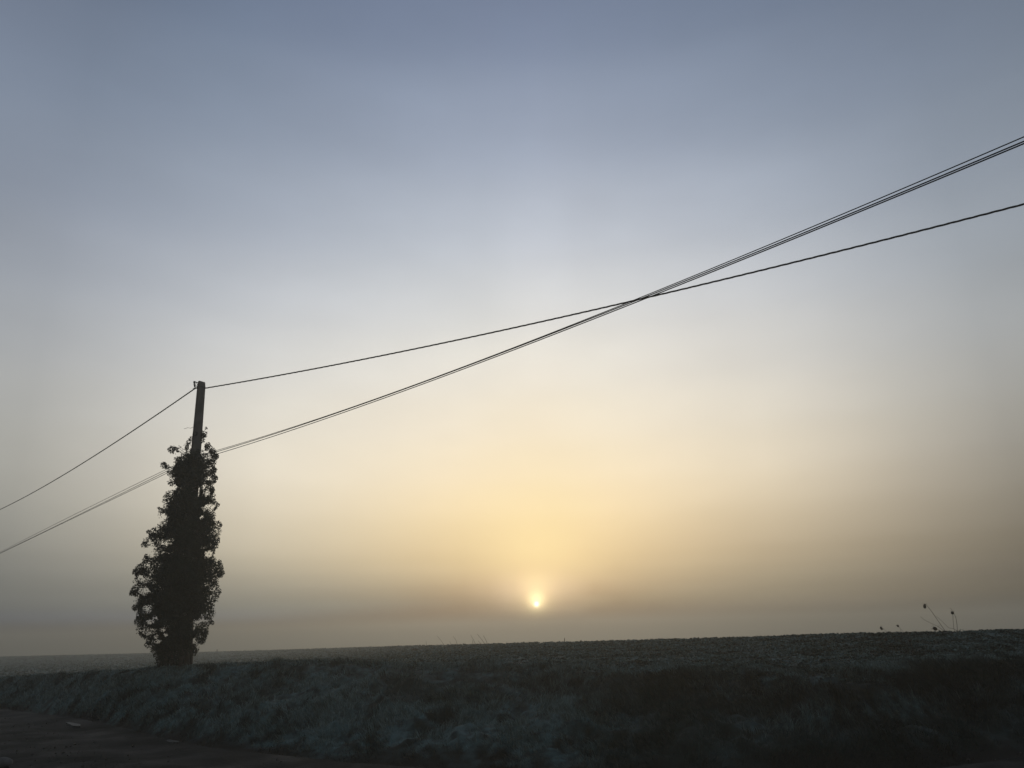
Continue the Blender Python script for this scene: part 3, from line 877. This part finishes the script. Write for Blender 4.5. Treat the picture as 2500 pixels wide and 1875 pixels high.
def twisted(pts, R_, strand, pitch, n=3):
    """strands laid round each other along a path"""
    seg = np.linalg.norm(np.diff(pts, axis=0), axis=1)
    cum = np.concatenate([[0], np.cumsum(seg)])
    s = np.arange(0, cum[-1], pitch / 8)
    P = np.stack([np.interp(s, cum, pts[:, k]) for k in range(3)], 1)
    T = np.gradient(P, axis=0); T /= np.linalg.norm(T, axis=1)[:, None]
    A = np.cross(T, [0, 0, 1.0]); A /= np.linalg.norm(A, axis=1)[:, None]
    B = np.cross(A, T)
    mb = MB()
    for k in range(n):
        ph = 2 * math.pi * (s / pitch + k / n)
        mb.tube(P + R_ * (A * np.cos(ph)[:, None] + B * np.sin(ph)[:, None]), strand, 5)
    return mb


T0 = PB + pole_point(1 - .16 / HP, .112, -.02)
T0l = PB + pole_point(1 - .23 / HP, -.18, -.01)
right = span(T0, (1550, 733.5), (2500, 498.5), 13.5, 1.7)
left = span(T0l, (300, 1068), (0, 1244), 48, 1.35)
pts = np.vstack([left[::-1], right])
mb = twisted(pts, .0095, .0095, .62, 3)
c = mb.build('overhead_cable', MAT_cable)
tag(c, 'thick twisted cable fixed to the very top of the pole, running both ways', 'cable')

A0 = at(466, 1119, PD - .12)
rights = [
    ((466, 1117), (1000, 944), (2500, 334), .0065),
    ((466, 1121), (1000, 945.3), (2500, 345), .0078),
    ((466, 1127), (1000, 949.5), (2500, 350.5), .0078)]
lefts = [((200, 1247), (0, 1348.3), .0075), ((200, 1253), (0, 1350.3), .0085), ((200, 1255), (0, 1351.6), .0085)]
labs = ['thin lower wire, uppermost of the three that pass through the ivy',
        'lower wire in the middle of the three that pass through the ivy',
        'lowest of the three wires that pass through the ivy']
for (p0, pm, pe, rad), (lm, le, lrad), lab in zip(rights, lefts, labs):
    q0 = at(*p0, PD - .15)
    rp = span(q0, pm, pe, 8.5, 1.6)
    lp = span(q0, lm, le, 50, 1.3)
    pts = np.vstack([lp[::-1], rp[1:]])
    mb = MB()
    mb.tube(pts, rad, 8)
    c = mb.build('overhead_wire', MAT_cable)
    tag(c, lab, 'wire', 'thin wires through the ivy')

# ------------------------------------------------------------------ ivy
prof_rows = [(1062, 474, 500), (1075, 470, 503), (1092, 452, 512), (1100, 424, 520), (1112, 418, 527), (1130, 420, 527), (1150, 410, 526),
             (1165, 412, 528), (1178, 420, 518), (1192, 432, 524), (1205, 425, 521), (1218, 404, 520), (1235, 400, 530),
             (1250, 392, 522), (1262, 387, 520), (1280, 388, 534), (1298, 368, 541), (1315, 362, 540), (1331, 354, 532),
             (1345, 372, 524), (1358, 362, 512), (1372, 350, 528), (1388, 336, 535), (1400, 338, 543), (1415, 336, 540),
             (1430, 336, 532), (1446, 326, 532), (1462, 338, 530), (1480, 328, 524), (1498, 342, 522), (1516, 338, 512),
             (1534, 344, 505), (1552, 350, 498), (1570, 360, 486), (1588, 376, 468), (1604, 385, 462), (1618, 392, 458)]
MPP = PD / FPX / 0.93
lobes = []                      # centre (3D), radius
vd3 = np.array([vdir[0], vdir[1], 0])
for k, (py, lx, rx_) in enumerate(prof_rows):
    cx = (lx + rx_) / 2
    half = (rx_ - lx) / 2
    polex = 492.5 - .0855 * (py - 932)
    for side in (-1, 1):
        edge = lx if side < 0 else rx_
        rad = min(half * .8, random.uniform(6, 14)) if py > 1115 else random.uniform(5, 8)
        c = at(edge - side * (rad + random.choice([-6, -3, 0, 0, 3, 8])), py + random.uniform(-4, 4), PD)
        lobes.append((c + vd3 * random.uniform(-.25, .25) * half * MPP * 1.5, rad * MPP, 1.0))
    # body: ring of lobes round the pole
    nring = 0 if py < 1115 else (4 if half < 50 else 9)
    for j in range(nring):
        th = random.uniform(0, 2 * math.pi)
        rr = half * random.uniform(.3, .78)
        rad = random.uniform(13, 22) if half > 30 else random.uniform(7, 11)
        rad = min(rad, half * .6)
        off = math.cos(th) * (half - rad) * random.uniform(.5, 1)
        dep = math.sin(th) * (half - rad) * random.uniform(.5, 1) * MPP
        c = at(cx + off, py + random.uniform(-8, 8), PD) + vd3 * dep
        lobes.append((c, rad * MPP, .85))
# dense leafage close to the stems
for py in range(1125, 1625, 9):
    polex = 492.5 - .0855 * (py - 932)
    lxx = np.interp(py, [q[0] for q in prof_rows], [q[1] for q in prof_rows])
    rxx = np.interp(py, [q[0] for q in prof_rows], [q[2] for q in prof_rows])
    wcore = min(polex - lxx, rxx - polex) * .55
    for j in range(3):
        c = at(polex - 4 + random.uniform(-1, 1) * wcore * .6, py, PD) + vd3 * random.uniform(-1, 1) * wcore * MPP
        lobes.append((c, max(9, wcore * .5) * MPP, 1.5))
# a few sprigs standing clear of the mass
sprigs = [(399, 1136, 7), (420, 1098, 8), (437, 1094, 7), (519, 1098, 8), (524, 1112, 9), (519, 1150, 8), (522, 1168, 9), (515, 1200, 8), (518, 1213, 8), (508, 1222, 7), (404, 1215, 6), (372, 1310, 8), (340, 1400, 8), (329, 1440, 8), (345, 1470, 8), (350, 1520, 9), (357, 1545, 8), (420, 1600, 11), (395, 1612, 10), (447, 1608, 10), (405, 1622, 9), (425, 1625, 10), (442, 1624, 9), (408, 1141, 5), (503, 1046, 3), (497, 1062, 5), (461, 1078, 6), (455, 1088, 6), (507, 1090, 7), (528, 1228, 5), (520, 1225, 6),
          (523, 1240, 5), (330, 1395, 6), (352, 1330, 6), (362, 1297, 4), (358, 1356, 4), (322, 1448, 5), (329, 1483, 6),
          (340, 1505, 7), (347, 1540, 7), (540, 1398, 8), (536, 1372, 5), (533, 1456, 3), (517, 1520, 5), (500, 1545, 8),
          (493, 1565, 7), (474, 1590, 7), (360, 1575, 6), (388, 1240, 3), (395, 1240, 3)]
for sx, sy, sr in sprigs:
    lobes.append((at(sx, sy, PD) + vd3 * random.uniform(-.1, .1), sr * MPP, 1.2))
# leaf shape: five-lobed, folded along its midrib
leaf2d = np.array([(0, 0), (.50, -.10), (.42, .30), (.28, .42), (0, 1.0), (-.28, .42), (-.42, .30), (-.50, -.10)])
leaf2d[:, 1] -= .1
LP, cnt = [], 0
posL, nrmL, sizL = [], [], []
for c, rad, dens in lobes:
    n = int(max(12, dens * 12500 * rad ** 2))
    d = rng.normal(size=(n, 3)); d /= np.linalg.norm(d, axis=1)[:, None]
    rr = rad * rng.uniform(.45, 1.08, n) ** .6
    p = c + d * rr[:, None] * np.array([1, 1, 1.15])
    posL.append(p); nrmL.append(d)
    sizL.append(rng.uniform(.022, .040, n) * (1 + .6 * rng.uniform(0, 1, n) ** 4))
posL, nrmL, sizL = np.vstack(posL), np.vstack(nrmL), np.concatenate(sizL)
# keep the leaves a little in clusters, leaving pinholes
cl = fbm(posL[:, 0] * 7 + posL[:, 1] * 5, posL[:, 2] * 7, 2, 7)
keep = cl > rng.uniform(-.55, .02, len(posL))
posL, nrmL, sizL = posL[keep], nrmL[keep], sizL[keep]
# open gaps in the growth, where one sees right through it beside the pole
sidev = np.array([vd3[1], -vd3[0], 0])
def plane_xy(p):
    return (p - PB) @ sidev, p[..., 2] - PB[2]
gaps = [(506, 1168, 12, 5), (495, 1185, 6, 7), (504, 1204, 7, 7), (486, 1193, 4, 12), (504, 1239, 13, 7), (491, 1264, 6, 6), (479, 1300, 4, 5), (423, 1131, 6, 5),
        (425, 1187, 6, 6), (400, 1262, 8, 7), (435, 1268, 3, 4), (408, 1319, 16, 6), (411, 1347, 10, 5), (495, 1337, 8, 3), (371, 1352, 10, 5), (510, 1352, 6, 6),
        (352, 1441, 9, 8), (343, 1410, 5, 4), (519, 1439, 6, 5), (360, 1487, 9, 8), (380, 1508, 6, 5), (367, 1517, 7, 5), (473, 1519, 7, 8), (471, 1532, 5, 6),
        (367, 1541, 12, 8), (395, 1536, 5, 5), (382, 1554, 4, 4), (404, 1549, 4, 4), (384, 1566, 6, 5), (472, 1565, 6, 6), (452, 1500, 3, 4), (440, 1096, 4, 4)]
lu, lz = plane_xy(posL)
drop = np.zeros(len(posL))
cl_n = fbm(posL[:, 0] * 14 + posL[:, 1] * 9, posL[:, 2] * 16, 2, 19)
for gx_, gy_, ga, gb in gaps:
    gc = at(gx_, gy_, PD)
    gu, gv = plane_xy(gc)
    e_ = ((lu - gu) / (ga * MPP * 1.05)) ** 2 + ((lz - gv) / (gb * MPP * 1.05)) ** 2
    drop = np.maximum(drop, np.clip(1.45 - e_ * .75 + .9 * cl_n, 0, .93))
keep = rng.uniform(0, 1, len(posL)) > drop
posL, nrmL, sizL = posL[keep], nrmL[keep], sizL[keep]
n = len(posL)
nn_ = nrmL + rng.normal(0, .45, (n, 3)) + np.array([0, 0, .25])
nn_ /= np.linalg.norm(nn_, axis=1)[:, None]
down = np.array([0, 0, -1.0]) + rng.normal(0, .45, (n, 3))
tip_ = down - nn_ * np.sum(down * nn_, 1)[:, None]
tip_ /= np.linalg.norm(tip_, axis=1)[:, None]
sid = np.cross(nn_, tip_)
Vv = posL[:, None, :] + sizL[:, None, None] * (leaf2d[None, :, 0, None] * sid[:, None, :] + leaf2d[None, :, 1, None] * tip_[:, None, :]
                                               - np.abs(leaf2d[None, :, 0, None]) * .35 * nn_[:, None, :])
q = np.arange(n)[:, None] * 8
tr = np.array([[0, 1, 2], [0, 2, 3], [0, 3, 4], [0, 4, 5], [0, 5, 6], [0, 6, 7]])
T = (q[:, :, None] + tr[None, :, :]).reshape(-1, 3)
ivy = obj('ivy', None)
ivy.location = PB
tag(ivy, 'dark bushy ivy climbing the concrete pole and swelling round its lower half', 'ivy')
fol = obj('foliage', np_mesh('foliage', Vv.reshape(-1, 3) - PB, T, False), ivy, MAT_ivy)
fol['kind'] = 'stuff'
# climbing stems hugging the pole
for k in range(16):
    th0 = random.uniform(0, 2 * math.pi)
    mb = MB()
    ptsS = []
    topu = random.uniform(.45, .76)
    for s in np.linspace(0, 1, 26):
        u = s * topu
        base = pole_point(u, 0, 0)
        rr = .22 + .02 * math.sin(9 * s + k) + .06 * (1 - s) ** 2 - .05 * s
        th = th0 + 1.2 * math.sin(3 * s + k)
        ptsS.append(base + np.array([math.cos(th) * rr, math.sin(th) * rr, 0]))
    mb.tube(ptsS, np.linspace(.045, .012, 26), 7)
    mb.build('stem', MAT_stem, ivy)
# thin twigs carrying the outer sprigs
for k, (sx, sy, sr) in enumerate(sprigs):
    polex = 492.5 - .0855 * (sy - 932)
    a_ = at(polex + (sx - polex) * .45, sy + 14, PD) - PB
    b_ = at(sx, sy, PD) - PB
    mid_ = (a_ + b_) / 2 + np.array([0, 0, .05 * random.uniform(-1, 1)])
    mb = MB()
    mb.tube([a_, mid_, b_], [.008, .006, .003], 5)
    mb.build('twig', MAT_stem, ivy)
for pl in ([(449.5, 1046.5), (454, 1046), (458, 1044), (462, 1045), (466, 1045.5), (470, 1043), (475, 1041.5)],
           [(514, 1083), (510, 1086), (506, 1085), (501, 1088)],
           [(520, 1228), (514, 1236), (512, 1245), (505, 1241), (497, 1230)],
           [(526, 1240), (518, 1249), (509, 1247), (500, 1243)]):
    mb = MB()
    mb.tube([at(px, py, PD - .1) - PB for px, py in pl], .005, 5)
    mb.build('tendril', MAT_stem, ivy)

# ------------------------------------------------------------------ dead stalks on the skyline


def stalk(path, dist, label, head=None, group='dead stalks on the right-hand skyline', branches=(), rad=.006, name='dry_seed_stalk', cat='dead stalk'):
    pts_ = [at(px, py, dist) for px, py in path]
    gzv = float(terrain(np.array([pts_[-1][0]]), np.array([pts_[-1][1]]))[0][0])
    b_ = pts_[-1].copy()
    b_[2] = gzv - .03
    root = obj(name, None)
    root.location = b_
    tag(root, label, cat, group)
    pp = [p - b_ for p in pts_]
    if pts_[-1][2] > gzv:
        pp.append(np.array([(pp[-1][0] - pp[-2][0]) * .2, 0, 0]))
    P_ = np.array(pp)
    k = len(P_)
    s = np.linspace(0, k - 1, k * 5)
    Pd = np.stack([np.interp(s, np.arange(k), P_[:, i]) for i in range(3)], 1)
    for _ in range(2):
        Pd[1:-1] = (Pd[:-2] + Pd[1:-1] * 2 + Pd[2:]) / 4
    mb = MB()
    mb.tube(Pd, np.linspace(rad * .6, rad, len(Pd)), 6)
    for brp in branches:
        mb.tube([at(px, py, dist) - b_ for px, py in brp], rad * .6, 5)
    mb.build('stem', MAT_dry, root)
    if head:
        hx, hy, hw, hh, tilt = head
        hw, hh = hw * .82, hh * .82
        c_ = at(hx, hy, dist) - b_
        mpp = dist / FPX / .95
        mb = MB()
        Vh, Fh = [], []
        nu, nvv = 12, 9
        axis = np.array([math.sin(tilt), 0, math.cos(tilt)])
        sx_ = np.array([math.cos(tilt), 0, -math.sin(tilt)])
        sy_ = np.array([0, 1.0, 0])
        for i in range(nvv + 1):
            v = math.pi * i / nvv
            for j in range(nu):
                w_ = 2 * math.pi * j / nu
                k_ = 1 + .16 * math.cos(w_ * 6) * math.sin(v)
                Vh.append(c_ + axis * (-math.cos(v) * hh * mpp / 2) + (sx_ * math.cos(w_) + sy_ * math.sin(w_)) * math.sin(v) * hw * mpp / 2 * k_)
        for i in range(nvv):
            for j in range(nu):
                Fh.append((i * nu + j, i * nu + (j + 1) % nu, (i + 1) * nu + (j + 1) % nu, (i + 1) * nu + j))
        mb.add(Vh, Fh)
        # withered sepals
        for j in range(6):
            w_ = 2 * math.pi * j / 6
            o_ = sx_ * math.cos(w_) + sy_ * math.sin(w_)
            p0_ = c_ + axis * hh * mpp * .35
            mb.tube([p0_, p0_ + (o_ * hw * .5 + axis * hh * .15) * mpp, p0_ + (o_ * hw * .7 + axis * hh * .45) * mpp], [.004, .003, .001], 4)
        mb.build('seed_head', MAT_dry, root)
    return root


D = 20.6
stalk([(2257, 1476), (2260, 1475), (2270, 1487), (2285, 1508), (2300, 1530), (2312, 1546)], D,
      'tallest leaning dead stalk with a nodding seed head on the right skyline', (2257.6, 1480.5, 6.5, 10, .15))
stalk([(2247.5, 1505.5), (2256, 1513), (2270, 1520), (2290, 1529.5), (2304, 1540), (2308, 1547)], D - .1,
      'bare stalk bent low to the left below the tallest stalk', None, branches=[[(2290, 1529.5), (2294, 1527)]], rad=.0045)
stalk([(2285, 1536), (2292, 1538), (2298, 1542), (2302, 1546)], D - .3,
      'short stalk with a thick dark seed head low between the tall stalks', (2283, 1535, 8, 10, -1.1))
stalk([(2286, 1504), (2297, 1514), (2308, 1525), (2317, 1533.5), (2328, 1534.5), (2336, 1540), (2338, 1546)], D + .1,
      'thin curved bare stalk behind the tallest one', None, rad=.0045)
stalk([(2326, 1497), (2330, 1499), (2334, 1509), (2336.5, 1525), (2337.5, 1546)], D,
      'upright stalk with a round seed head and a curled tip, rightmost on the skyline', (2325.3, 1496.3, 7, 7, .1),
      branches=[[(2325, 1494), (2324, 1489), (2320.5, 1485.5), (2318.5, 1486)], [(2326, 1500), (2327, 1515), (2328.5, 1535), (2333, 1545)]])
stalk([(2155, 1535), (2160, 1538), (2166, 1544), (2171, 1550)], D + .8, 'faint short stalk with a feathery head, leftmost of the right-hand stalks',
      (2151.5, 1534, 8, 5, 1.2), rad=.004)
stalk([(2193, 1529), (2199, 1536), (2205, 1542), (2209, 1548)], D + .6, 'short forked dead stalk with a tiny head, second from the left on the right skyline',
      (2192.5, 1528.5, 4.5, 5, -.6), branches=[[(2199, 1536), (2199, 1541)]], rad=.0045)
stalk([(2163, 1561), (2169, 1566), (2175, 1572), (2177, 1577)], 17.2, 'dark seed head leaning on a short stalk in front of the field, below the skyline',
      (2162, 1560.5, 8, 6, 1.0))
stalk([(2221, 1565), (2224, 1570), (2226, 1576)], 17.4, 'small dark seed head on a very short stalk, just below the right skyline', (2221, 1565, 6, 6, .3))
cgrp = 'thin dead stems on the middle skyline'
cen = [([(1067.5, 1552.5), (1076, 1563), (1085.6, 1577)], 'thin slanting dead stem, leftmost tall one on the middle skyline'),
       ([(1106, 1553.5), (1113, 1562), (1117, 1578)], 'bent dead stem between the leftmost one and the leaning cluster'),
       ([(1098, 1566), (1103, 1577)], 'very short dead stem left of the bent one'),
       ([(1149, 1550.5), (1156, 1562), (1163, 1577)], 'first tall stem of the leaning cluster on the middle skyline'),
       ([(1153.5, 1562), (1155, 1577)], 'short upright stem at the foot of the leaning cluster'),
       ([(1165, 1548), (1176, 1561), (1187, 1577)], 'longest stem of the leaning cluster on the middle skyline'),
       ([(1180, 1551.5), (1186, 1562), (1192, 1577)], 'rightmost stem of the leaning cluster on the middle skyline'),
       ([(1167, 1564), (1175, 1573)], 'low stem lying across the middle of the leaning cluster'),
       ([(1040, 1564), (1042, 1579)], 'faint single stem right of the dark tuft on the skyline')]
for i, (pl, lab) in enumerate(cen):
    a0 = azel(*pl[-1])[0]
    stalk(pl, float(rr2(a0)) - .5, lab, None, group=cgrp, rad=.014, name='dead_weed', cat='dead stem')
for pl, lab in (([(1378.5, 1557.5), (1377.5, 1564), (1377, 1571)], 'small lone upright stake on the skyline right of the sun'),
                ([(530, 1585), (530, 1593)], 'tiny lone stake on the skyline just right of the ivy')):
    a0 = azel(*pl[-1])[0]
    d_ = float(rr2(a0)) - .5
    p_t, p_b = at(*pl[0], d_), at(*pl[-1], d_)
    g_ = float(terrain(np.array([p_b[0]]), np.array([p_b[1]]))[0][0])
    p_b[2] = g_ - .1
    mb = MB()
    wv = .018 * d_ / 35
    mb.tube([p_b * 0, (p_t - p_b) * .9, (p_t - p_b)], [wv, wv, wv * .5], 6)
    o = mb.build('wooden_stake', MAT_dry)
    o.location = p_b
    tag(o, lab, 'stake')
# dark weed tuft on the skyline
cW = at(1013, 1576, 44)
cW[2] = float(terrain(np.array([cW[0]]), np.array([cW[1]]))[0][0])
nW = 220
xx, yy = rng.normal(0, .07, nW), rng.normal(0, .07, nW)
Vw, Tw, fw, bw = blades(xx, yy, rng.uniform(.1, .26, nW), rng.uniform(.006, .012, nW), rng.uniform(0, 6.28, nW), rng.uniform(.2, .9, nW),
                        np.zeros(nW), np.ones(nW), np.zeros(nW))
o = obj('weed_tuft', np_mesh('weed_tuft', Vw, Tw, False, {'frost_shade': fw, 'brown': bw}), mat=MAT_grass)
o.location = cW
tag(o, 'small dark weed tuft standing alone on the middle skyline', 'weed')

# pale stone at the near edge of the track
cS = on_ground(4, 1869, .03)
mb = MB()
Vs, Fs = [], []
nu, nv2 = 18, 12
for i in range(nv2 + 1):
    v = math.pi * i / nv2
    for j in range(nu):
        w_ = 2 * math.pi * j / nu
        k_ = 1 + .08 * math.sin(3 * w_ + 1) + .05 * math.sin(5 * w_ + v * 3)
        Vs.append(np.array([math.sin(v) * math.cos(w_) * .125 * k_, math.sin(v) * math.sin(w_) * .11 * k_, -math.cos(v) * .075 + .03]))
for i in range(nv2):
    for j in range(nu):
        Fs.append((i * nu + j, i * nu + (j + 1) % nu, (i + 1) * nu + (j + 1) % nu, (i + 1) * nu + j))
mb.add(Vs, Fs)
o = mb.build('stone', MAT_stone)
o.location = cS
tag(o, 'rounded pale stone lying on the track in the bottom left corner', 'stone')

# ------------------------------------------------------------------ ground fog
HZ = 450.0
zlo, zhi = float(V[:, 2].min()) - 1.0, 10.5
Vz = [(x_, y_, z_) for z_ in (zlo, zhi) for x_, y_ in ((-HZ, -HZ), (HZ, -HZ), (HZ, HZ), (-HZ, HZ))]
mez = bpy.data.meshes.new('haze')
mez.from_pydata(Vz, [], [(3, 2, 1, 0), (4, 5, 6, 7), (0, 1, 5, 4), (1, 2, 6, 5), (2, 3, 7, 6), (3, 0, 4, 7)])
mz = bpy.data.materials.new('haze')
mz.use_nodes = True
t = mz.node_tree
t.nodes.clear()
pv = t.nodes.new('ShaderNodeVolumePrincipled')
pv.inputs['Density'].default_value = 0.0045
pv.inputs['Color'].default_value = (.565, .585, .565, 1)
pv.inputs['Anisotropy'].default_value = 0.6
oo = t.nodes.new('ShaderNodeOutputMaterial')
t.links.new(pv.outputs[0], oo.inputs['Volume'])
hz = obj('haze', mez, mat=mz)
tag(hz, kind='stuff')
